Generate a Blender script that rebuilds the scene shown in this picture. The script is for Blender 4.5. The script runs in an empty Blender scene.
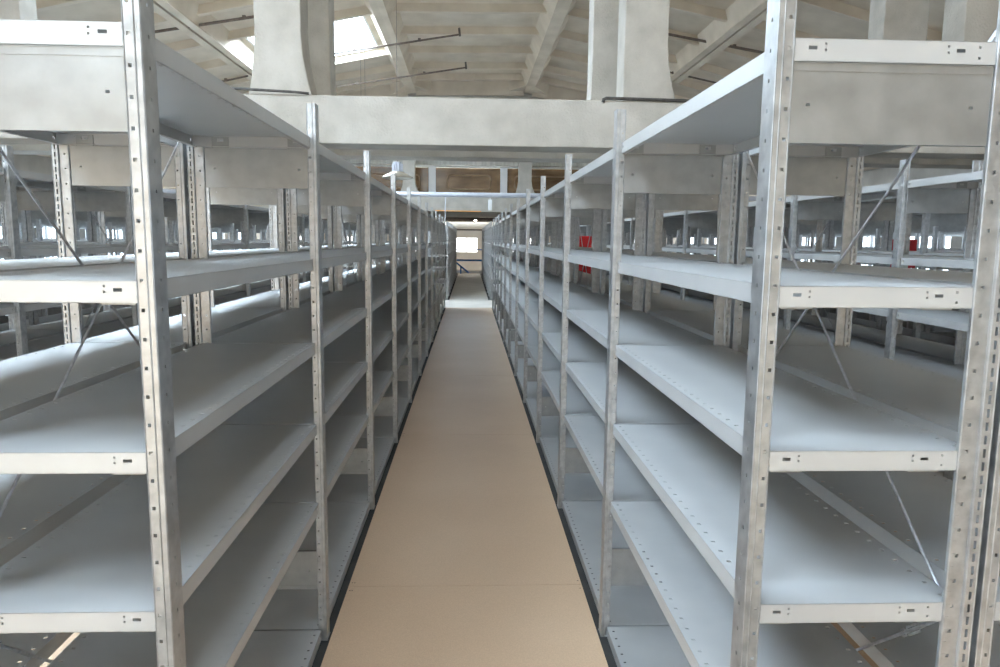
import bpy, math
from mathutils import Vector, Matrix

S = bpy.context.scene
COL = S.collection
V3 = Vector

# ------------------------------------------------------------------ settings
S.view_settings.view_transform = 'Standard'
S.view_settings.look = 'None'
S.view_settings.gamma = 1.0
S.view_settings.exposure = 0.70
S.view_settings.use_curve_mapping = False
S.cycles.use_denoising = True
S.cycles.max_bounces = 10
S.cycles.diffuse_bounces = 6
S.cycles.glossy_bounces = 5
S.cycles.sample_clamp_indirect = 8.0
try:
    S.cycles.use_light_tree = True
except Exception:
    pass

# ------------------------------------------------------------------ materials
def new_mat(name):
    m = bpy.data.materials.new(name)
    m.use_nodes = True
    nt = m.node_tree
    return m, nt, nt.nodes['Principled BSDF']

def noise_mat(name, c1, c2, scale=6.0, detail=6.0, rough=0.8, metal=0.0, bump=0.0, bscale=40.0,
              stretch=(1, 1, 1), spec=0.5, lo=0.35, hi=0.65, rough2=None):
    m, nt, b = new_mat(name)
    N, L = nt.nodes, nt.links
    tc = N.new('ShaderNodeTexCoord')
    mp = N.new('ShaderNodeMapping'); mp.inputs['Scale'].default_value = stretch
    L.new(tc.outputs['Object'], mp.inputs['Vector'])
    n = N.new('ShaderNodeTexNoise'); n.inputs['Scale'].default_value = scale; n.inputs['Detail'].default_value = detail
    L.new(mp.outputs['Vector'], n.inputs['Vector'])
    r = N.new('ShaderNodeValToRGB')
    r.color_ramp.elements[0].position = lo; r.color_ramp.elements[0].color = (*c1, 1)
    r.color_ramp.elements[1].position = hi; r.color_ramp.elements[1].color = (*c2, 1)
    L.new(n.outputs['Fac'], r.inputs['Fac'])
    L.new(r.outputs['Color'], b.inputs['Base Color'])
    b.inputs['Roughness'].default_value = rough
    b.inputs['Metallic'].default_value = metal
    b.inputs['Specular IOR Level'].default_value = spec
    if rough2 is not None:
        mr = N.new('ShaderNodeMapRange')
        mr.inputs['From Min'].default_value = 0.3; mr.inputs['From Max'].default_value = 0.7
        mr.inputs['To Min'].default_value = rough; mr.inputs['To Max'].default_value = rough2
        L.new(n.outputs['Fac'], mr.inputs['Value']); L.new(mr.outputs['Result'], b.inputs['Roughness'])
    if bump:
        n2 = N.new('ShaderNodeTexNoise'); n2.inputs['Scale'].default_value = bscale; n2.inputs['Detail'].default_value = 5
        L.new(mp.outputs['Vector'], n2.inputs['Vector'])
        bp = N.new('ShaderNodeBump'); bp.inputs['Strength'].default_value = bump; bp.inputs['Distance'].default_value = 0.01
        L.new(n2.outputs['Fac'], bp.inputs['Height']); L.new(bp.outputs['Normal'], b.inputs['Normal'])
    return m

def emit_mat(name, col, strength):
    m = bpy.data.materials.new(name); m.use_nodes = True
    nt = m.node_tree; nt.nodes.clear()
    o = nt.nodes.new('ShaderNodeOutputMaterial'); e = nt.nodes.new('ShaderNodeEmission')
    e.inputs['Color'].default_value = (*col, 1); e.inputs['Strength'].default_value = strength
    nt.links.new(e.outputs[0], o.inputs['Surface'])
    return m

M = {}
M['post'] = noise_mat('galvanised_post', (.42, .43, .44), (.56, .57, .575), 34, 5, rough=.30, metal=.85, rough2=.46)
M['sheet'] = noise_mat('shelf_sheet', (.53, .535, .535), (.58, .585, .58), 5, 3, rough=.36, metal=.5, rough2=.46)
M['zinc'] = noise_mat('spangled_zinc', (.345, .355, .355), (.43, .44, .44), 18, 9, rough=.34, metal=.85, rough2=.46,
                      lo=.3, hi=.7)
M['rod'] = noise_mat('zinc_rod', (.55, .56, .58), (.7, .7, .72), 60, 2, rough=.3, metal=.9)
M['bolt'] = noise_mat('dark_bolt', (.02, .02, .02), (.05, .05, .05), 60, 2, rough=.4, metal=.5)
M['conc'] = noise_mat('pale_concrete', (.42, .385, .33), (.56, .52, .46), 3.5, 10, rough=.9, bump=.8, bscale=45, lo=.3, hi=.7)
M['roof'] = noise_mat('roof_concrete', (.60, .51, .40), (.75, .655, .53), 1.6, 9, rough=.92, bump=.3, bscale=20, lo=.3, hi=.7)
M['joint'] = noise_mat('joint_dark', (.10, .085, .07), (.16, .14, .12), 8, 3, rough=.9)
M['board'] = None
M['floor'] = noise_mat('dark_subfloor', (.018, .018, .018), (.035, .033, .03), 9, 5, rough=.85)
M['wallc'] = noise_mat('cream_plaster', (.74, .66, .55), (.82, .74, .63), 1.2, 7, rough=.9, bump=.15)
M['wallg'] = noise_mat('grey_wall', (.50, .48, .45), (.62, .60, .56), 1.5, 7, rough=.9, bump=.2)
M['pipe'] = noise_mat('dark_pipe', (.06, .055, .05), (.11, .10, .09), 20, 3, rough=.6, metal=.3)
M['rust'] = noise_mat('brown_conduit', (.13, .10, .085), (.22, .17, .13), 12, 4, rough=.7, metal=.3)
M['gpipe'] = noise_mat('grey_pipe', (.50, .51, .56), (.60, .61, .66), 6, 3, rough=.45, metal=.2)
M['white'] = noise_mat('white_paint', (.80, .80, .79), (.86, .86, .85), 4, 3, rough=.5)
M['red'] = noise_mat('red_paint', (.66, .015, .02), (.74, .025, .03), 4, 3, rough=.45)
M['blue'] = noise_mat('blue_paint', (.02, .17, .55), (.03, .21, .62), 4, 3, rough=.45)
M['orange'] = noise_mat('orange_paint', (.75, .32, .08), (.82, .38, .10), 4, 3, rough=.5)
M['bronze'] = noise_mat('bronze_glass', (.13, .07, .03), (.30, .18, .09), 1.1, 6, rough=.18, metal=.0, stretch=(1, 1, 3), spec=.8, lo=.35, hi=.7)
M['lamp'] = noise_mat('lamp_shell', (.30, .26, .20), (.40, .35, .27), 8, 3, rough=.35, metal=.6)
M['block'] = noise_mat('block_grey', (.42, .41, .37), (.56, .55, .50), 3, 4, rough=.85, stretch=(4, 1, .2))
M['skylight'] = emit_mat('skylight_daylight', (.68, .84, 1.0), 19.0)
M['winside'] = emit_mat('side_window_daylight', (.70, .85, 1.0), 5.0)
M['winright'] = emit_mat('right_window_daylight', (.74, .87, 1.0), 4.0)
M['winfar'] = emit_mat('far_window_daylight', (.97, .98, 1.0), 4.0)
M['winback'] = emit_mat('low_sun_window', (1.0, .83, .63), 2.7)

def board_mat():
    m, nt, b = new_mat('brown_hardboard')
    N, L = nt.nodes, nt.links
    tc = N.new('ShaderNodeTexCoord')
    n = N.new('ShaderNodeTexNoise'); n.inputs['Scale'].default_value = 1.1; n.inputs['Detail'].default_value = 5
    L.new(tc.outputs['Object'], n.inputs['Vector'])
    r = N.new('ShaderNodeValToRGB')
    r.color_ramp.elements[0].position = .3; r.color_ramp.elements[0].color = (.56, .365, .215, 1)
    r.color_ramp.elements[1].position = .7; r.color_ramp.elements[1].color = (.63, .43, .27, 1)
    L.new(n.outputs['Fac'], r.inputs['Fac'])
    f = N.new('ShaderNodeTexNoise'); f.inputs['Scale'].default_value = 220; f.inputs['Detail'].default_value = 4
    L.new(tc.outputs['Object'], f.inputs['Vector'])
    mx = N.new('ShaderNodeMix'); mx.data_type = 'RGBA'; mx.blend_type = 'MULTIPLY'; mx.inputs['Factor'].default_value = .35
    L.new(r.outputs['Color'], mx.inputs[6]); L.new(f.outputs['Fac'], mx.inputs[7])
    g = N.new('ShaderNodeBrightContrast'); g.inputs['Bright'].default_value = .05
    L.new(mx.outputs[2], g.inputs['Color']); L.new(g.outputs[0], b.inputs['Base Color'])
    b.inputs['Roughness'].default_value = .55
    b.inputs['Specular IOR Level'].default_value = .35
    return m
M['board'] = board_mat()

# ------------------------------------------------------------------ mesh builder
class MB:
    def __init__(s):
        s.v = []; s.f = []; s.m = []; s.mats = []
    def mi(s, mat):
        if mat not in s.mats: s.mats.append(mat)
        return s.mats.index(mat)
    def quad(s, a, b, c, d, mi):
        n = len(s.v); s.v += [tuple(a), tuple(b), tuple(c), tuple(d)]; s.f.append((n, n+1, n+2, n+3)); s.m.append(mi)
    def box(s, x0, x1, y0, y1, z0, z1, mat):
        mi = s.mi(mat); n = len(s.v)
        s.v += [(x0,y0,z0),(x1,y0,z0),(x1,y1,z0),(x0,y1,z0),(x0,y0,z1),(x1,y0,z1),(x1,y1,z1),(x0,y1,z1)]
        for f in ((0,3,2,1),(4,5,6,7),(0,1,5,4),(1,2,6,5),(2,3,7,6),(3,0,4,7)):
            s.f.append(tuple(n+i for i in f)); s.m.append(mi)
        return s
    def slab(s, o, U, W, N, us, ws, holes, t, mat):
        """sheet of thickness t with rectangular holes (u0,u1,w0,w1)"""
        mi = s.mi(mat)
        o, U, W, N = V3(o), V3(U), V3(W), V3(N)
        us = set(us); ws = set(ws)
        for h in holes:
            us |= {h[0], h[1]}; ws |= {h[2], h[3]}
        us = sorted(us); ws = sorted(ws)
        nu, nw = len(us)-1, len(ws)-1
        solid = [[True]*nw for _ in range(nu)]
        iu = {u: i for i, u in enumerate(us)}; iw = {w: i for i, w in enumerate(ws)}
        for h in holes:
            for i in range(iu[h[0]], iu[h[1]]):
                for j in range(iw[h[2]], iw[h[3]]): solid[i][j] = False
        base = len(s.v)
        def P(i, j, k): return base + ((i*(nw+1)+j)*2+k)
        for i in range(nu+1):
            for j in range(nw+1):
                p = o + U*us[i] + W*ws[j]
                s.v.append(tuple(p)); s.v.append(tuple(p+N*t))
        for i in range(nu):
            for j in range(nw):
                if not solid[i][j]: continue
                s.f.append((P(i,j,0),P(i,j+1,0),P(i+1,j+1,0),P(i+1,j,0))); s.m.append(mi)
                s.f.append((P(i,j,1),P(i+1,j,1),P(i+1,j+1,1),P(i,j+1,1))); s.m.append(mi)
                if i == 0 or not solid[i-1][j]:
                    s.f.append((P(i,j,0),P(i,j,1),P(i,j+1,1),P(i,j+1,0))); s.m.append(mi)
                if i == nu-1 or not solid[i+1][j]:
                    s.f.append((P(i+1,j,0),P(i+1,j+1,0),P(i+1,j+1,1),P(i+1,j,1))); s.m.append(mi)
                if j == 0 or not solid[i][j-1]:
                    s.f.append((P(i,j,0),P(i+1,j,0),P(i+1,j,1),P(i,j,1))); s.m.append(mi)
                if j == nw-1 or not solid[i][j+1]:
                    s.f.append((P(i,j+1,0),P(i,j+1,1),P(i+1,j+1,1),P(i+1,j+1,0))); s.m.append(mi)
        return s
    def tube(s, pts, r, mat, n=8, cap=True):
        mi = s.mi(mat); pts = [V3(p) for p in pts]; rings = []
        for k, p in enumerate(pts):
            d = (pts[min(k+1, len(pts)-1)] - pts[max(k-1, 0)]).normalized()
            a = d.cross(V3((0,0,1)))
            if a.length < 1e-3: a = d.cross(V3((0,1,0)))
            a.normalize(); b = d.cross(a)
            rings.append(len(s.v))
            for i in range(n):
                t = 2*math.pi*i/n
                s.v.append(tuple(p + a*math.cos(t)*r + b*math.sin(t)*r))
        for k in range(len(pts)-1):
            for i in range(n):
                j = (i+1) % n
                s.f.append((rings[k]+i, rings[k]+j, rings[k+1]+j, rings[k+1]+i)); s.m.append(mi)
        if cap:
            s.f.append(tuple(rings[0]+i for i in reversed(range(n)))); s.m.append(mi)
            s.f.append(tuple(rings[-1]+i for i in range(n))); s.m.append(mi)
        return s
    def prism(s, poly, y0, y1, mat, axis='y'):
        """polygon in (x,z) extruded along y"""
        mi = s.mi(mat); n = len(poly); b = len(s.v)
        for y in (y0, y1):
            for (a, c) in poly:
                s.v.append((a, y, c) if axis == 'y' else (y, a, c))
        s.f.append(tuple(b+i for i in range(n))); s.m.append(mi)
        s.f.append(tuple(b+n+i for i in reversed(range(n)))); s.m.append(mi)
        for i in range(n):
            j = (i+1) % n
            s.f.append((b+i, b+n+i, b+n+j, b+j)); s.m.append(mi)
        return s
    def mesh(s, name):
        me = bpy.data.meshes.new(name)
        me.from_pydata(s.v, [], s.f)
        for m in s.mats: me.materials.append(m)
        me.polygons.foreach_set('material_index', s.m)
        me.update()
        import bmesh
        bm = bmesh.new(); bm.from_mesh(me)
        bmesh.ops.recalc_face_normals(bm, faces=bm.faces)
        bm.to_mesh(me); bm.free()
        return me

def link(name, me, parent=None, loc=(0,0,0)):
    o = bpy.data.objects.new(name, me); COL.objects.link(o)
    o.location = loc
    if parent is not None: o.parent = parent
    return o
def empty(name, loc=(0,0,0)):
    o = bpy.data.objects.new(name, None); COL.objects.link(o); o.location = loc; o.empty_display_size = .1
    return o
def tag(o, label, cat, group=None, kind=None):
    o['label'] = label; o['category'] = cat
    if group: o['group'] = group
    if kind: o['kind'] = kind
    return o
def struct(name, mb, bevel=0):
    o = link(name, mb.mesh(name)); o['kind'] = 'structure'
    if bevel:
        md = o.modifiers.new('bevel', 'BEVEL'); md.width = bevel; md.segments = 2; md.limit_method = 'ANGLE'
    return o

# ------------------------------------------------------------------ shelving kit
D = .44            # depth of a bay, nose to nose
L = 1.3239         # bay length
Y0 = 1.2274        # first frame
H = 1.962          # post height
PER = 1.85         # one double row plus one aisle
X1 = .52           # half of the central aisle
LEV = [1.848, 1.430, 1.131, .836, .540, .042]
GAP = .012

def post_mesh(slotted, mirror, holes=True):
    b = MB(); t = .002; m = M['post']
    w1 = .022 if slotted else .0125       # nose strip
    w2 = .056 if slotted else .033
    def X(x): return (D - x) if mirror else x
    sx = -1 if mirror else 1
    o = lambda u, v: (X(u), v, 0)
    U = (sx, 0, 0)
    n = int((H-.03)/.05)
    nh = []
    if slotted and holes:
        k = int((H-.03)/.025)
        nh = [(.0085, .0135, .02+.025*i, .036+.025*i) for i in range(k)]
    b.slab(o(0, 0), U, (0,0,1), (0,1,0), (0, w1), (0, H), nh, t, m)
    c = w1 + (w2-w1)*.55
    fh = [(c-w1-.003, c-w1+.003, .027+.05*i, .0335+.05*i) for i in range(n)] if holes else []
    b.slab(o(w1, .005), U, (0,0,1), (0,1,0), (0, w2-w1), (0, H), fh, t, m)
    b.slab(o(w1-.001, .002), (0,1,0), (0,0,1), (sx,0,0), (0, .005), (0, H), [], t, m)     # crimp
    b.slab(o(w2, .005), (0,1,0), (0,0,1), (-sx,0,0), (0, .007), (0, H), [], t, m)         # lip of the flange
    wh = [(.020, .0255, .027+.05*i, .0335+.05*i) for i in range(n)] if holes else []
    b.slab(o(0, .002), (0,1,0), (0,0,1), (sx,0,0), (0, .048), (0, H), wh, t, m)
    b.slab(o(.002, .050), U, (0,0,1), (0,-1,0), (0, .011), (0, H), [], t, m)
    if slotted and holes:                # pressed bumps beside the holes
        for i in range(int((H-.03)/.025)):
            z = .028+.025*i
            xx = sorted((X(c+.004), X(c+.011)))
            b.box(xx[0], xx[1], .0042, .0052, z-.006, z+.006, m)
    # narrow beads added to the post front so its edges catch highlights
    mi_ = b.mi(m)
    for u, y in ((.0012, .0), (w1-.0008, .0), (w2-.0016, .005)):
        k = len(b.v)
        for z in (0, H):
            for du, dy in ((-.0016, 0), (0, -.0018), (.0016, 0)): b.v.append((X(u+du), y+dy, z))
        for q in ((0, 1, 4, 3), (1, 2, 5, 4), (2, 0, 3, 5)): b.f.append(tuple(k+i for i in q)); b.m.append(mi_)
        for q in ((0, 2, 1), (3, 4, 5)): b.f.append(tuple(k+i for i in q)); b.m.append(mi_)
    # foot
    fx = sorted((X(-.001), X(.046)))
    b.box(fx[0], fx[1], -.002, .053, 0, .003, m)
    return b.mesh('post')

def shelf_mesh(holes=True, slot_right=True):
    b = MB(); t = .0014; m = M['sheet']
    x0, x1 = .021, D-.021; y0, y1 = .008, L-.002; W = x1-x0; Ln = y1-y0; lip = .038
    hs = []
    if holes:
        for i in range(26):
            y = .03+.05*i
            c = .019
            hs.append((c-.0045, c+.0045, y-.004, y+.004)); hs.append((W-c-.0045, W-c+.0045, y-.004, y+.004))
    b.slab((x0, y0, 0), (1,0,0), (0,1,0), (0,0,-1), (0, W), (0, Ln), hs, t, m)
    bolt = [(.014, .024, -.022, -.012), (Ln-.024, Ln-.014, -.022, -.012)] if holes else []
    for (x, n) in ((x0, 1), (x1, -1)):
        b.slab((x, y0, 0), (0,1,0), (0,0,1), (n,0,0), (0, Ln), (-lip, 0), bolt, t, m)
        rh = [(.03+.05*i-.0035, .03+.05*i+.0035, .005, .010) for i in range(26)] if holes else []
        b.slab((x, y0, -lip), (0,1,0), (n,0,0), (0,0,1), (0, Ln), (0, .016), rh, t, m)
    eh = []
    if holes:
        for (a, c) in (((.045, 1), (W-.096, -1)) if slot_right else ((.096, 1), (W-.045, -1))):
            eh += [(a-.0075, a+.0075, -.0185, -.0125), (a-c*.033-.002, a-c*.033+.002, -.011, -.007),
                   (a-c*.033-.002, a-c*.033+.002, -.029, -.025), (a+c*.022-.002, a+c*.022+.002, -.011, -.007),
                   (a+c*.022-.002, a+c*.022+.002, -.021, -.017)]
    for (y, n) in ((y0, 1), (y1, -1)):
        b.slab((x0, y, 0), (1,0,0), (0,0,1), (0,n,0), (0, W), (-lip, 0), eh, t, m)
        b.slab((x0+.02, y, -lip), (1,0,0), (0,n,0), (0,0,1), (0, W-.04), (0, .014), [], t, m)
    if holes:      # clip plates behind the end lips
        for y in (y0+.004, y1-.006):
            for x in ((x0+.018, x1-.124) if slot_right else (x0+.067, x1-.075)):
                b.slab((x, y, -.041), (1,0,0), (0,0,1), (0,1,0), (0, .057), (0, .036), [(.018,.040,.020,.031)], .002, M['zinc'])
    return b.mesh('shelf')

def panel_mesh(z0, z1, sr_):
    b = MB(); m = M['zinc']; x0, x1 = (.030, D-.057) if sr_ else (.057, D-.030); w = x1-x0
    h = z1-z0
    hs = [(.030, .037, h*.46, h*.46+.005), (w-.037, w-.030, h*.46, h*.46+.005)]
    b.slab((x0, .0090, z0+.014), (1,0,0), (0,0,1), (0,1,0), (0, w), (0, h-.028), [(a, c, d-.014, e-.014) for a, c, d, e in hs], .0014, m)
    for zz, s_ in ((z0, 1), (z1-.014, 1)):
        b.slab((x0, .0080, zz), (1,0,0), (0,0,1), (0,1,0), (0, w), (0, .014), [], .0024, m)
    for zz in (z0, z1-.0014):
        b.box(x0, x1, .0065, .018, zz, zz+.0014, m)
    return b.mesh('side_panel')

def far_unit_mesh(slot_left, slot_right, endframe, off=(0, 0), b=None):
    own = b is None
    if own: b = MB()
    ox, oy = off; p = M['post']
    def bx(x0, x1, y0, y1, z0, z1, m): b.box(ox+x0, ox+x1, oy+y0, oy+y1, z0, z1, m)
    for y in ([0, L] if endframe else [0]):
        for s in (0, 1):
            f = (lambda x: x) if s == 0 else (lambda x: D-x)
            a, c = sorted((f(0), f(.045))); bx(a, c, y, y+.003, 0, H, p)
            a, c = sorted((f(0), f(.003))); bx(a, c, y+.003, y+.05, 0, H, p)
        bx(.046, D-.046, y+.006, y+.009, 1.675, 1.808, M['zinc'])
        bx(.046, D-.046, y+.006, y+.009, .202, .350, M['zinc'])
    for z in LEV:
        bx(.021, D-.021, .008, L-.002, z-.0015, z, M['sheet'])
        bx(.021, .0225, .008, L-.002, z-.038, z-.0015, M['sheet'])
        bx(D-.0225, D-.021, .008, L-.002, z-.038, z-.0015, M['sheet'])
        bx(.0225, D-.0225, .008, .0095, z-.038, z-.0015, M['sheet'])
        bx(.0225, D-.0225, L-.0035, L-.002, z-.038, z-.0015, M['sheet'])
    if own: return b.mesh('shelving_bay')

ME = {}
for holes in (True, False):
    for sl in (True, False):
        for mi in (True, False):
            ME['post', sl, mi, holes] = post_mesh(sl, mi, holes)
    for sr_ in (True, False): ME['shelf', holes, sr_] = shelf_mesh(holes, sr_)
for sr_ in (True, False):
    ME['top', sr_] = panel_mesh(1.675, 1.8085, sr_)
    ME['bot', sr_] = panel_mesh(.202, .350, sr_)
for e in (False, True):
    ME['far', e] = far_unit_mesh(True, True, e)

def rod_mesh(a, c):
    b = MB(); b.tube([a, c], .0036, M['rod'], 8)
    d = (V3(c)-V3(a)).normalized()
    for p, s in ((a, 1), (c, -1)):       # threaded end with hook loop
        p = V3(p); q = p + d*s*.02
        b.tube([p - d*s*.004, q], .006, M['rod'], 6)
    return b.mesh('brace_rod')
def turnbuckle_mesh(c, d):
    b = MB(); c = V3(c); d = V3(d).normalized(); n = V3((1,0,0)).cross(d).normalized()
    P = lambda u, w: c + d*u + n*w
    loop = [P(-.026, 0), P(-.022, .008), P(.022, .008), P(.026, 0), P(.022, -.008), P(-.022, -.008), P(-.026, 0)]
    b.tube(loop, .0028, M['rod'], 6)
    loop = [P(-.050, 0), P(-.046, .007), P(-.034, .007), P(-.030, 0), P(-.034, -.007), P(-.046, -.007), P(-.050, 0)]
    b.tube(loop, .0024, M['rod'], 6)
    b.tube([P(.024, 0), P(.040, 0)], .0045, M['rod'], 6)
    return b.mesh('turnbuckle')

ORD = ['first', 'second', 'third', 'fourth', 'fifth', 'sixth', 'seventh', 'eighth', 'ninth', 'tenth', 'eleventh', 'twelfth']
N1, N2 = 11, 9
YG2 = 17.9
ROD = {}
for side in ('R', 'L'):
    px = .4424 if side == 'R' else -.0024
    pts = {'A': ((px, .09, 1.888), (px, 1.28, .86)), 'B': ((px+.000, .09, .80), (px, 1.28, 1.83)),
           'C': ((px, .08, .765), (px, .96, .02))}
    for k, (a, c) in pts.items(): ROD[side, k] = rod_mesh(a, c)
    a, c = V3(pts['C'][0]), V3(pts['C'][1])
    ROD[side, 'T'] = turnbuckle_mesh(a + (c-a).normalized()*.118, a-c)

def build_bay(x, y, label, group, detail, last, rightside, brace):
    if detail == 0:
        o = link('shelving_bay', ME['far', last], None, (x, y, 0))
        return tag(o, label, 'shelving', group)
    hol = detail == 2
    r = empty('shelving_bay', (x, y, 0)); tag(r, label, 'shelving', group)
    for f in ([0, 1] if last else [0]):
        for mi in (False, True):
            sl = (mi == rightside)
            link('post', ME['post', sl, mi, hol], r, (0, f*L, 0))
        for k in ('top', 'bot'):
            link('side_panel', ME[k, rightside], r, (0, f*L, 0))
    for z in LEV:
        link('shelf', ME['shelf', hol, rightside], r, (0, 0, z))
    if brace:
        sd = 'R' if rightside else 'L'
        for k in 'ABC':
            q = link('brace_rod', ROD[sd, k], r)
            if k == 'C': link('turnbuckle', ROD[sd, 'T'], q)
    return r

ROWN = ['row lining the central aisle, {s} side', 'row backing the central aisle\'s {s} row'] 
def row_name(n, s):
    return '%s row %s of the central aisle' % (ORD[n], s)

NP = 5
far_mb = MB()
for k in range(6):
    for s in ('right', 'left'):
        for j in (0, 1):
            off = X1 + PER*k + (D+GAP)*j
            x = off if s == 'right' else -off - D
            rown = row_name(2*k+j, s)
            if k < NP:
                for i in range(N1):
                    det = 2 if (k == 0 and i < 5) or (k == 1 and i < 4) else (1 if k < 2 else 0)
                    if k == 0 and j == 0 and i < 7: det = 2
                    lab = 'grey steel shelving bay, %s from the front, %s' % (ORD[i], rown)
                    if i == 0 and k == 0 and j == 0:
                        lab = 'nearest grey shelving bay %s of the central aisle, open end towards the camera' % s
                    build_bay(x, Y0+L*i, lab, 'steel shelving bays before the cross aisle', det, i == N1-1,
                              s == 'right', j == 0 and k < 2 and i % 3 == 0)
            for i in range(N2):
                if k < 2:
                    lab = 'grey shelving, %s bay past the cross aisle, %s' % (ORD[i], rown)
                    build_bay(x, YG2+L*i, lab, 'steel shelving bays past the cross aisle', 0, i == N2-1, s == 'right', False)
                else:
                    far_unit_mesh(True, True, i == N2-1, (x, YG2+L*i), far_mb)
            if k >= NP:
                for i in range(N1): far_unit_mesh(True, True, i == N1-1, (x, Y0+L*i), far_mb)
o = link('distant_shelving', far_mb.mesh('distant_shelving'))
tag(o, 'distant grey steel shelving in the outer rows, seen between nearer posts', 'shelving', None, 'stuff')

# ------------------------------------------------------------------ floor
YB, YE = -7.0, 40.0
XW = 12.2
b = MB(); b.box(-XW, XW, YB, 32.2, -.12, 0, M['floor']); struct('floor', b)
b = MB(); b.box(-XW, XW, 32.2, YE, -1.42, -1.30, M['wallg']); struct('floor', b)

def boards(x0, x1, y0, y1, first):
    b = MB(); y = y0; step = 2.44
    ys = [y0]; q = first
    while q < y1: 
        if q > y0+.05: ys.append(q)
        q += step
    ys.append(y1)
    for a, c in zip(ys[:-1], ys[1:]):
        b.box(x0, x1, a+.0012, c-.0012, 0, .006, M['board'])
        for yy in (a+.035, c-.035):
            for xx in (x0+.012, x1-.012, x0+.022):
                b.tube([(xx, yy, .004), (xx, yy, .0066)], .0035, M['rust'], 6)
    return b
struct('floor', boards(-.509, .509, -1.5, 15.85, .52))
for k in range(5):
    for s in (1, -1):
        a = X1 + PER*k + 2*D + GAP + .03; c = X1 + PER*(k+1) - .03
        lo, hi = sorted((s*a, s*c))
        struct('floor', boards(lo, hi, -1.5, 15.85, .9+.3*k))
M['warm_bounce'] = noise_mat('warm_bounce_floor', (.60, .49, .36), (.68, .57, .44), 2, 5, rough=.6)
b = MB(); b.box(-9, 9, -6.95, -1.52, 0, .006, M['warm_bounce']); struct('floor', b)  # unseen pale floor added to bounce warm light onto the lower shelf lips
# pale boards across the cross aisle and beyond
M['pale'] = noise_mat('pale_board', (.58, .53, .46), (.66, .61, .54), 2, 5, rough=.6)
b = MB(); b.box(-10, 10, 15.87, 17.85, 0, .006, M['pale']); struct('floor', b)
b = MB(); b.box(-.49, .49, 17.87, 32.15, 0, .006, M['pale']); struct('floor', b)

# ------------------------------------------------------------------ walls with windows
def wall_with_windows(name, axis, pos, thick, a0, a1, z0, z1, wins, mat):
    b = MB()
    hs = [(w[0], w[1], w[2]-z0, w[3]-z0) for w in wins]
    if axis == 'x':
        b.slab((pos, 0, z0), (0,1,0), (0,0,1), (1 if thick > 0 else -1, 0, 0), (a0, a1), (0, z1-z0), hs, abs(thick), mat)
    else:
        b.slab((0, pos, z0), (1,0,0), (0,0,1), (0, 1 if thick > 0 else -1, 0), (a0, a1), (0, z1-z0), hs, abs(thick), mat)
    return struct(name, b)
wn = [0]
def window(axis, pos, w, mat, bars=1, fr=.05):
    """frame of bars round a luminous pane"""
    wn[0] += 1
    a0, a1, z0, z1 = w
    f = MB(); g = MB(); wm = M['white']
    def bx(mb, p0, p1, q0, q1, r0, r1, m):
        if axis == 'x': mb.box(q0, q1, p0, p1, r0, r1, m)
        else: mb.box(p0, p1, q0, q1, r0, r1, m)
    d0, d1 = pos-.03, pos+.03
    bx(f, a0, a0+fr, d0, d1, z0, z1, wm); bx(f, a1-fr, a1, d0, d1, z0, z1, wm)
    bx(f, a0+fr, a1-fr, d0, d1, z0, z0+fr, wm); bx(f, a0+fr, a1-fr, d0, d1, z1-fr, z1, wm)
    for i in range(bars):
        c = a0 + (a1-a0)*(i+1)/(bars+1)
        bx(f, c-fr/2, c+fr/2, d0, d1, z0+fr, z1-fr, wm)
    bx(g, a0+fr*.5, a1-fr*.5, pos-.006, pos+.006, z0+fr*.5, z1-fr*.5, mat)
    o = struct('window_%d' % wn[0], f)
    p = link('window_pane', g.mesh('window_pane'), o)
    return o

# side walls: strip of windows at standing eye level and above
for s in (-1, 1):
    wins = []
    y = -5.6
    while y < 38:
        wins.append((y, y+2.0, .75, 2.5)); y += 3.3
    wall_with_windows('wall_left' if s < 0 else 'wall_right', 'x', s*12.0, s*.25, YB, YE, -1.4, 4.4, wins, M['wallg'])
    for w in wins: window('x', s*12.12, w, M['winside'] if s < 0 else M['winright'], 2)
# far wall
wins = [(-.76+3.1*i, .46+3.1*i, .80, 1.62) for i in range(-3, 4)]
wall_with_windows('wall_far', 'y', YE, .25, -12, 12, -1.4, 6.9, wins, M['wallc'])
for w in wins: window('y', YE+.10, w, M['winfar'], 1, .03)
# wall behind the camera with tall windows letting the low sun in
wins = [(-7.0+3.1*i, -4.6+3.1*i, .25, 1.95) for i in range(3)]
wall_with_windows('wall_back', 'y', YB, -.25, -12, 12, -.1, 6.9, wins, M['wallc'])
for w in wins: window('y', YB-.12, w, M['winback'], 2)

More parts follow.
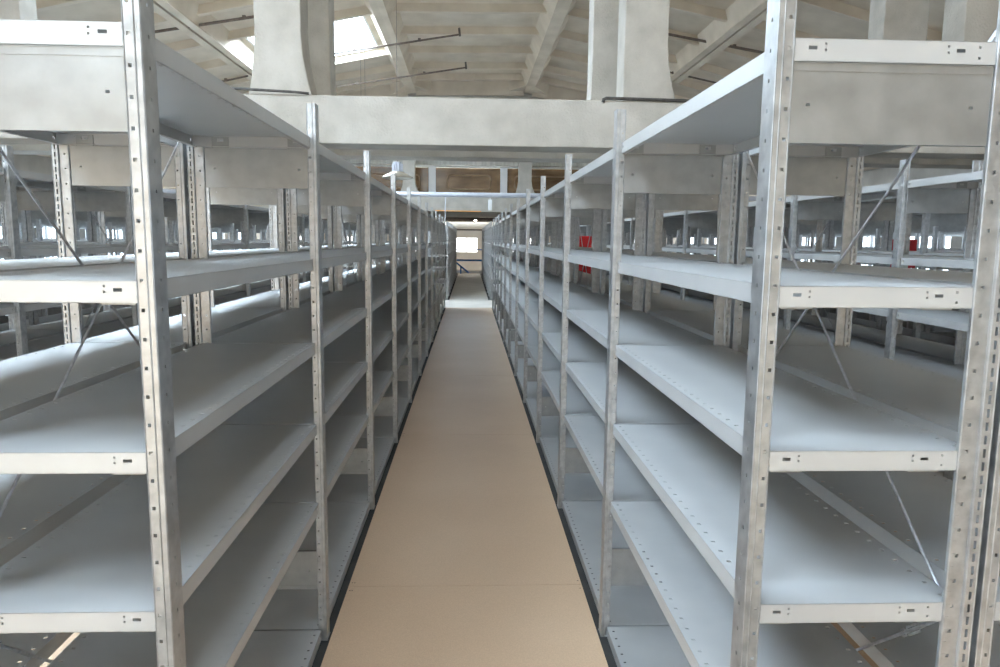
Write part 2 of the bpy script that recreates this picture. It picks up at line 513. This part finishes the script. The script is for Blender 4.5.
# ------------------------------------------------------------------ roof: ribbed concrete shells
JX = [-12.0, -8.9, -5.35, -1.87, 1.87, 5.2, 8.8, 12.0]
def zr(x):
    pts = [(-12.0, 4.0), (-8.9, 4.9), (-5.35, 5.72), (-1.87, 6.42), (1.87, 6.48), (5.2, 5.85), (8.8, 4.95), (12.0, 4.0)]
    for (a, za), (c, zc) in zip(pts[:-1], pts[1:]):
        if a <= x <= c: return za + (zc-za)*(x-a)/(c-a)
    return 4.0
SPANS = [(-7.0, 7.0), (8.05, 23.5), (24.6, 40.0)]
def ribs_y(y0, y1):
    n = round((y1-y0)/1.72); return [y0 + (y1-y0)*i/n for i in range(n+1)]
sky = []
roof = MB(); jt = MB()
for si, (ya, yb) in enumerate(SPANS):
    ys = ribs_y(ya, yb) if si != 1 else [8.05, 9.3, 10.95, 12.6, 14.25, 15.95, 17.6, 19.3, 21.0, 22.4, 23.5]
    for pi, (xa, xb) in enumerate(zip(JX[:-1], JX[1:])):
        za, zb = zr(xa), zr(xb)
        ln = math.hypot(xb-xa, zb-za)
        U = V3(((xb-xa)/ln, 0, (zb-za)/ln)); N = V3((-U.z, 0, U.x))
        holes = []
        if pi == 2:          # lantern panel
            if si == 0: idx = [(1, 3), (4, 6)]
            elif si == 1: idx = [(1, 3), (5, 7)]
            else: idx = [(1, 3), (4, 6), (7, 9)]  # extra far-span openings, added to brighten the aisle end
        elif pi == 3 and si == 0: idx = [(3, 4)]  # unseen opening behind the camera, added for more overhead light
        elif pi == 3 and si == 2: idx = [(1, 3), (4, 6), (7, 9)]  # centre openings added as light for the far floor and end wall
        else: idx = []
        skip = set()
        for (i, j) in idx:
            holes.append((.45, ln-.45, ys[i]+.12, ys[j]-.12)); skip |= set(range(i+1, j))
            sky.append((xa, za, U, N, ln, ys[i]+.12, ys[j]-.12))
        roof.slab((xa, 0, za), U, (0,1,0), N, (0, ln), (ya, yb), holes, .10, M['roof'])
        # longitudinal edge ribs either side of the joint
        for u0, u1 in ((.03, .17), (ln-.17, ln-.03)):
            roof.slab(V3((xa, 0, za)) - N*.34, U, (0,1,0), N, (u0, u1), (ya, yb), [], .34, M['roof'])
        # splayed inner faces of the ribs
        for u0, u1, w in ((.17, .33, 1), (ln-.33, ln-.17, -1)):
            p = V3((xa, 0, za)); mi = roof.mi(M['roof'])
            a_ = p + U*(u0 if w > 0 else u1); c_ = p + U*(u1 if w > 0 else u0)
            q = [a_ - N*.30, a_, c_]
            n = len(roof.v)
            for yy in (ya, yb):
                for v in q: roof.v.append((v.x, yy, v.z))
            for f in ((0,1,2), (5,4,3), (0,3,4,1), (1,4,5,2), (2,5,3,0)):
                roof.f.append(tuple(n+i for i in f)); roof.m.append(mi)
        # cross ribs
        for i, y in enumerate(ys):
            if i in skip: continue
            if i in (0, len(ys)-1):
                yy = y if i == 0 else y-.14
                roof.slab(V3((xa, yy, za)) - N*.42, U, (0,1,0), N, (.17, ln-.17), (0, .14), [], .42, M['roof'])
                # corner haunches
                dy = 1 if i == 0 else -1
                for u0, w in ((.17, 1), (ln-.17, -1)):
                    p = V3((xa, y, za)) + U*u0; n = len(roof.v); mi = roof.mi(M['roof'])
                    tri = [p, p + U*w*.55, p + V3((0, dy*1.0, 0))]
                    for v in tri: roof.v.append(tuple(v)); 
                    for v in tri: roof.v.append(tuple(v - N*.30))
                    for f in ((0,1,2), (5,4,3), (0,3,4,1), (1,4,5,2), (2,5,3,0)):
                        roof.f.append(tuple(n+i2 for i2 in f)); roof.m.append(mi)
            else:
                roof.slab(V3((xa, y-.06, za)) - N*.17, U, (0,1,0), N, (.21, ln-.21), (0, .12), [], .17, M['roof'])
    for x in JX[1:-1]:
        z = zr(x)
        jt.box(x-.03, x+.03, ya, yb, z-.22, z+.05, M['joint'])
# closing strips over the double trusses
for (ya, yb) in ((7.0, 8.05), (23.5, 24.6)):
    for (xa, xb) in zip(JX[:-1], JX[1:]):
        za, zb = zr(xa), zr(xb); ln = math.hypot(xb-xa, zb-za)
        U = V3(((xb-xa)/ln, 0, (zb-za)/ln)); N = V3((-U.z, 0, U.x))
        roof.slab((xa, 0, za), U, (0,1,0), N, (0, ln), (ya, yb), [], .10, M['roof'])
ceil = struct('ceiling', roof)
j = struct('ceiling', jt)
for (xa, za, U, N, ln, y0, y1) in sky:
    wn[0] += 1
    f = MB()
    p = V3((xa, 0, za))
    for (u0, u1, q0, q1) in ((.45, .50, y0, y1), (ln-.50, ln-.45, y0, y1), (.50, ln-.50, y0, y0+.05), (.50, ln-.50, y1-.05, y1)):
        f.slab(p + N*.0, U, (0,1,0), N, (u0, u1), (q0, q1), [], .16, M['white'])
    o = struct('window_%d' % wn[0], f)
    g = MB(); g.slab(p + N*.12, U, (0,1,0), N, (.47, ln-.47), (y0+.02, y1-.02), [], .012, M['skylight'])
    link('window_pane', g.mesh('window_pane'), o)

# ------------------------------------------------------------------ concrete trusses
def truss(y, th, ups, z0, z1, label, mat='conc', w=.43, xr=11.95, group=None):
    t = empty('concrete_truss', (0, y, z0)); tag(t, label, 'truss', group)
    def add(name, mb, bev=.012):
        o = link(name, mb.mesh(name), t, (0, -y, -z0))
        md = o.modifiers.new('bevel', 'BEVEL'); md.width = bev; md.segments = 2; md.limit_method = 'ANGLE'
        return o
    b = MB(); b.box(-xr, xr, y, y+th, z0, z1, M[mat]); add('bottom_chord', b)
    for (xc, ww, fl, fr) in ups:
        zt = zr(xc) - .45
        a, c = xc-ww/2, xc+ww/2
        # faces flare where the upright meets the chord
        poly = [(a-fl, z1), (c+fr, z1), (c+fr*.55, z1+.16), (c+fr*.15, z1+.36), (c, z1+.55), (c, zt), (a, zt), (a, z1+.55), (a-fl*.15, z1+.36), (a-fl*.55, z1+.16)]
        b = MB(); b.prism(poly, y+.04, y+th-.04, M[mat]); add('upright', b)
    b = MB()
    for (xa, xb) in zip(JX[:-1], JX[1:]):
        za, zb = zr(xa)-.008, zr(xb)-.008
        xa = max(xa, -11.95); xb = min(xb, 11.95)
        b.prism([(xa, za-.75), (xb, zb-.75), (xb, zb), (xa, za)], y+.02, y+th-.02, M[mat])
    add('top_chord', b)
    return t
truss(7.0, .42, [(-8.7, .43, .08, .08), (-5.35, .43, .08, .08), (-1.785, .43, .07, .09), (1.682, .42, .0, .10), (5.0, .45, .08, .08), (8.5, .43, .08, .08)],
      2.392, 2.835, 'pale concrete truss spanning the hall just above the shelving, nearest')
truss(7.98, .40, [(-8.2, .5, .08, .08), (-4.93, .5, .08, .08), (-1.74, .50, .06, .02), (1.60, .54, .02, .08), (4.78, .5, .0, .0), (8.2, .5, .08, .08)],
      2.392, 2.80, 'pale concrete truss directly behind the nearest truss')
truss(23.52, .42, [(-8.7, .43, .2, .2), (-5.35, .43, .2, .2), (-1.95, .38, .15, .2), (1.80, .42, .15, .2), (5.2, .45, .2, .2), (8.7, .43, .2, .2)],
      2.40, 2.86, 'far concrete truss above the end of the central aisle')

# tinted glazing in white frame behind the far truss
t = empty('glazed_screen', (0, 24.9, 2.6)); tag(t, 'bronze tinted glass screen in white frame behind the far truss', 'screen')
b = MB()
b.box(-9, 9, 24.88, 24.96, 3.93, 3.99, M['white'])
for x in (-1.27, 1.17, -4.6, 4.6): b.box(x-.12, x+.12, 24.86, 24.98, 2.45, 3.93, M['white'])
b.box(-9, 9, 24.86, 24.98, 2.45, 2.95, M['white'])
o = link('frame', b.mesh('frame'), t, (0, -24.9, -2.6))
b = MB(); b.box(-9, 9, 24.985, 25.0, 2.95, 3.93, M['bronze']); link('glass', b.mesh('glass'), t, (0, -24.9, -2.6))
# brown tubes outlining roof coffers, standing for their reflection in the glass
b = MB()
def ring(x0, x1, z0, z1, r):
    pts = []
    for cx, cz, a0 in ((x1-r, z1-r, 0), (x0+r, z1-r, 90), (x0+r, z0+r, 180), (x1-r, z0+r, 270)):
        for k in range(5):
            a = math.radians(a0+22.5*k); pts.append((cx+r*math.cos(a), 24.975, cz+r*math.sin(a)))
    pts.append(pts[0]); return pts
M['coffer_refl'] = noise_mat('brown_coffer_reflection', (.30, .19, .11), (.40, .27, .16), 3, 4, rough=.5)
b.tube(ring(-.75, .72, 3.22, 3.68, .12), .035, M['coffer_refl'], 6)
b.tube(ring(-3.9, -1.7, 3.22, 3.68, .12), .035, M['coffer_refl'], 6)
b.tube(ring(1.55, 3.9, 3.22, 3.68, .12), .035, M['coffer_refl'], 6)
link('coffer_reflection', b.mesh('coffer_reflection'), t, (0, -24.9, -2.6))
# block lintel course above it
b = MB()
x = -9.0; i = 0
while x < 9:
    w = .36 if i % 3 else .62
    b.box(x, min(9, x+w)-.015, 24.62+.02*(i % 2), 24.86, 3.99, 4.22, M['block']); x += w; i += 1
b.box(-9, 9, 24.7, 24.86, 3.99, 4.6, M['block'])
o = struct('trim_1', b)

# low soffit and dark beams before the far wall
b = MB(); b.box(-11.9, 11.9, 25.1, 39.9, 2.46, 2.54, M['wallc'])
for y in (31.5, 34.5): b.box(-11.9, 11.9, y, y+.12, 2.36, 2.46, M['rust'])
b.box(-11.9, 11.9, 39.6, 39.9, 2.0, 2.08, M['rust'])
struct('trim_2', b)

# ------------------------------------------------------------------ pipes, rods, lamps
def pipe(name, pts, r, mat, label, cat, n=10):
    b = MB(); b.tube(pts, r, M[mat], n)
    o = link(name, b.mesh(name)); return tag(o, label, cat)
pipe('cable', [(-11.5, 6.97, 2.86), (-6, 6.97, 2.862), (-3, 6.965, 2.872), (-2.1, 6.96, 2.868), (-1.62, 6.97, 2.85), (-1.50, 7.0, 2.845)], .012, 'pipe',
     'thin dark cable along the beam top, left of centre', 'cable')
pipe('cable', [(1.27, 6.984, 2.815), (1.275, 6.984, 2.84), (1.30, 6.984, 2.852), (1.75, 6.984, 2.846), (2.4, 6.984, 2.836), (4, 6.984, 2.84), (11.5, 6.984, 2.85)], .015, 'pipe',
     'thicker black cable with bent end along the beam top, right of centre', 'cable')
pipe('overhead_pipe', [(-10, 20, 2.715), (10, 20, 2.735)], .065, 'gpipe', 'long grey pipe crossing above the central aisle before the far truss', 'pipe', 14)
pipe('hanger_rod', [(-.66, 20, 2.66), (-.66, 20, 1.97)], .012, 'gpipe', 'thin vertical rod hanging from the grey overhead pipe', 'rod')
o = pipe('steel_rail', [(-1.0, 21.5, 2.345), (.35, 21.5, 2.335)], .018, 'orange', 'thin orange brown rail across the aisle under the far truss', 'rail')
b = MB(); b.box(.52, .62, 19.95, 20.05, 2.31, 2.60, M['white']); b.box(.53, .61, 19.93, 19.95, 2.33, 2.58, M['white']); b.box(.56, .58, 19.99, 20.01, 2.60, 2.662, M['white'])
o = link('junction_box', b.mesh('junction_box')); tag(o, 'small white box hanging below the grey overhead pipe', 'box')

def conduit(p, q, label, hook=True, r=.022, mat='rust'):
    b = MB(); p, q = V3(p), V3(q); b.tube([p, q], r, M[mat], 8)
    if hook: b.tube([q + V3((0, 0, -.04)), q + V3((-.02, 0, .14))], r*1.3, M['joint'], 6)
    for f in (.35, .75):
        c = p.lerp(q, f); b.box(c.x-.03, c.x+.03, c.y-.03, c.y+.03, c.z-.015, c.z+.05, M['rust'])
    o = link('roof_conduit', b.mesh('roof_conduit')); tag(o, label, 'conduit', 'conduits under the roof')
conduit((-3.9, 17, 5.50), (-.23, 17, 6.12), 'upper thin brown rod under the roof crossing the bright skylight', True)
conduit((-4.6, 20, 5.35), (-.10, 20, 6.09), 'lower thin rod under the roof behind the skylight')
conduit((-7.5, 14.4, 5.07), (-3.2, 14.4, 5.80), 'dark rod under the ribbed roof at upper left', False, .028)
conduit((-7.4, 18, 4.86), (-5.3, 18, 5.33), 'short rod under the roof low behind the left shelving', False)
conduit((3.6, 16, 6.06), (9.0, 14, 4.55), 'dark rod under the ribbed roof at upper right', False, .028)
conduit((3.2, 18, 5.95), (8.3, 18, 4.95), 'thin rod under the roof just right of the right column', False)
for i, (x, y) in enumerate(((-2.33, 16.6), (-2.42, 16.6))):
    b = MB(); b.tube([(x, y, 6.3), (x, y, 3.2)], .0035, M['rust'], 5)
    o = link('hanging_wire', b.mesh('hanging_wire')); tag(o, 'one of two thin steel wires hanging from the skylight', 'wire', 'wires below the skylight')
for i, (x, y) in enumerate(((3.3, 16.6), (3.5, 16.6))):
    b = MB(); b.tube([(x, y, 6.0), (x, y, 3.2)], .0035, M['rust'], 5)
    o = link('hanging_wire', b.mesh('hanging_wire')); tag(o, 'one of two thin wires hanging from the roof right of centre', 'wire', 'wires right of centre')

def lathe(prof, n, mat, cx=0, cy=0):
    b = MB(); mi = b.mi(mat)
    for (r, z) in prof:
        for i in range(n):
            a = 2*math.pi*i/n; b.v.append((cx+r*math.cos(a), cy+r*math.sin(a), z))
    for k in range(len(prof)-1):
        for i in range(n):
            j = (i+1) % n
            b.f.append((k*n+i, k*n+j, (k+1)*n+j, (k+1)*n+i)); b.m.append(mi)
    return b
t = empty('pendant_lamp', (-1.27, 13, 2.55)); tag(t, 'round industrial pendant lamp hanging above the left shelving', 'lamp')
link('lamp_shade', lathe([(.0, .0), (.16, .0), (.27, .02), (.275, .04), (.20, .085), (.14, .11), (.13, .13), (.0, .13)], 28, M['lamp']).mesh('lamp_shade'), t)
b = MB()
for k in range(10):
    a = 2*math.pi*k/10; b.box(.085*math.cos(a)-.012, .085*math.cos(a)+.012, .085*math.sin(a)-.012, .085*math.sin(a)+.012, .13, .27, M['gpipe'])
b.tube([(0, 0, .13), (0, 0, .30)], .07, M['gpipe'], 14)
link('heat_sink', b.mesh('heat_sink'), t)
b = MB(); b.tube([(0, 0, .30), (0, 0, 3.6)], .0035, M['rust'], 6); link('suspension_rod', b.mesh('suspension_rod'), t)

# smoke detector on the roof at the very upper left
t = link('smoke_detector', lathe([(.0, -.07), (.06, -.07), (.09, -.04), (.10, 0), (0, 0)], 18, M['white']).mesh('smoke_detector'), None, (-6.1, 12.3, zr(-6.1)-.01))
tag(t, 'small round white detector on the roof at the upper left', 'detector')

M['tube'] = emit_mat('fluorescent_tube', (1.0, .93, .80), 38.0)
for i, x in enumerate((-8.5, -5.6, -2.7, .28, 3.2, 6.1, 9.0)):  # lamps either side of the central one are added to brighten the far wall
    t = empty('tube_lamp', (x, 33, 2.36))
    tag(t, 'tube lamp under the far low ceiling, above the %s' % ('central aisle' if i == 3 else ['leftmost shelving, added as fill', 'third aisle on the left, added as fill', 'second aisle on the left, added as fill', '', 'second aisle on the right, added as fill', 'third aisle on the right, added as fill', 'rightmost shelving, added as fill'][i]), 'lamp', 'far ceiling lamps')
    b = MB(); b.box(-.08, .08, -.62, .62, .03, .10, M['white']); link('housing', b.mesh('housing'), t)
    b = MB(); b.tube([(-.035, -.6, .015), (-.035, .6, .015)], .014, M['tube'], 8); b.tube([(.035, -.6, .015), (.035, .6, .015)], .014, M['tube'], 8)
    link('tube', b.mesh('tube'), t)

# ------------------------------------------------------------------ guard rail at the platform edge
t = empty('guard_rail', (0, 32.0, 0)); tag(t, 'blue steel guard rail at the far end of the platform', 'railing')
def gp(name, fn):
    b = MB(); fn(b); link(name, b.mesh(name), t, (0, -32.0, 0))
gp('top_rail', lambda b: b.box(-11.5, 11.5, 31.97, 32.03, 1.045, 1.085, M['blue']))
gp('middle_rail', lambda b: b.box(-11.5, 11.5, 31.96, 32.04, .555, .635, M['blue']))
for x in (-11, -8, -5, -2, 1.5, 5, 8, 11):
    gp('rail_post', lambda b: b.box(x-.03, x+.03, 31.97, 32.03, 0, 1.045, M['blue']))
gp('toe_board', lambda b: b.box(-11.5, 11.5, 32.05, 32.07, 0.02, .14, M['white']))
b = MB(); b.tube([(-.95, 31.9, .80), (-.02, 31.7, .05)], .035, M['blue'], 8); b.box(-.40, -.34, 31.76, 31.83, .006, .33, M['blue'])
link('diagonal_strut', b.mesh('diagonal_strut'), t, (0, -32.0, 0))

# ------------------------------------------------------------------ fire point cabinets
def cabinet(x, y, z0, z1, w, label):
    t = empty('fire_cabinet', (x, y, 0)); tag(t, label, 'cabinet')
    b = MB(); b.box(-w/2, w/2, 0, .16, z0, z1, M['red']); o = link('body', b.mesh('body'), t)
    md = o.modifiers.new('bevel', 'BEVEL'); md.width = .008; md.segments = 2
    b = MB(); b.box(-w/2+.015, w/2-.015, -.012, -.001, z0+.015, z1-.015, M['red']); dr = link('door', b.mesh('door'), t)
    b = MB(); b.box(w/2-.045, w/2-.03, -.025, -.012, (z0+z1)/2-.03, (z0+z1)/2+.03, M['rod']); link('handle', b.mesh('handle'), dr)
    for s in (-1, 1):
        b = MB(); b.tube([(s*(w/2-.02), .08, z0), (s*(w/2+.03), .08, .008)], .010, M['rod'], 8); link('leg', b.mesh('leg'), t)
cabinet(1.835, 11.4, .96, 1.58, .235, 'red fire cabinet on thin legs seen through the right-hand shelving')
cabinet(5.57, 9.0, 1.20, 1.565, .34, 'second red fire cabinet, far right between distant shelving posts')

# ------------------------------------------------------------------ world and camera
w = bpy.data.worlds.new('World'); S.world = w; w.use_nodes = True
bg = w.node_tree.nodes['Background']; bg.inputs['Color'].default_value = (.75, .85, 1, 1); bg.inputs['Strength'].default_value = 1.0

f, pit, yaw, roll, Hc, cx = 715.36, .130014, .0436503, .0106013, 1.50512, .0085
c, s = math.cos(yaw), math.sin(yaw)
fw = V3((s*math.cos(pit), c*math.cos(pit), -math.sin(pit))); rt = V3((c, -s, 0)); up = rt.cross(fw)
cr, sr = math.cos(roll), math.sin(roll)
R = rt*cr + up*sr; U = up*cr - rt*sr
cam = bpy.data.cameras.new('camera'); co = bpy.data.objects.new('camera', cam); COL.objects.link(co)
m = Matrix((R, U, -fw)).transposed().to_4x4(); m.translation = V3((cx, 0, Hc)); co.matrix_world = m
cam.sensor_width = 36; cam.lens = f*36/1000; cam.clip_start = .05; cam.clip_end = 200
S.camera = co
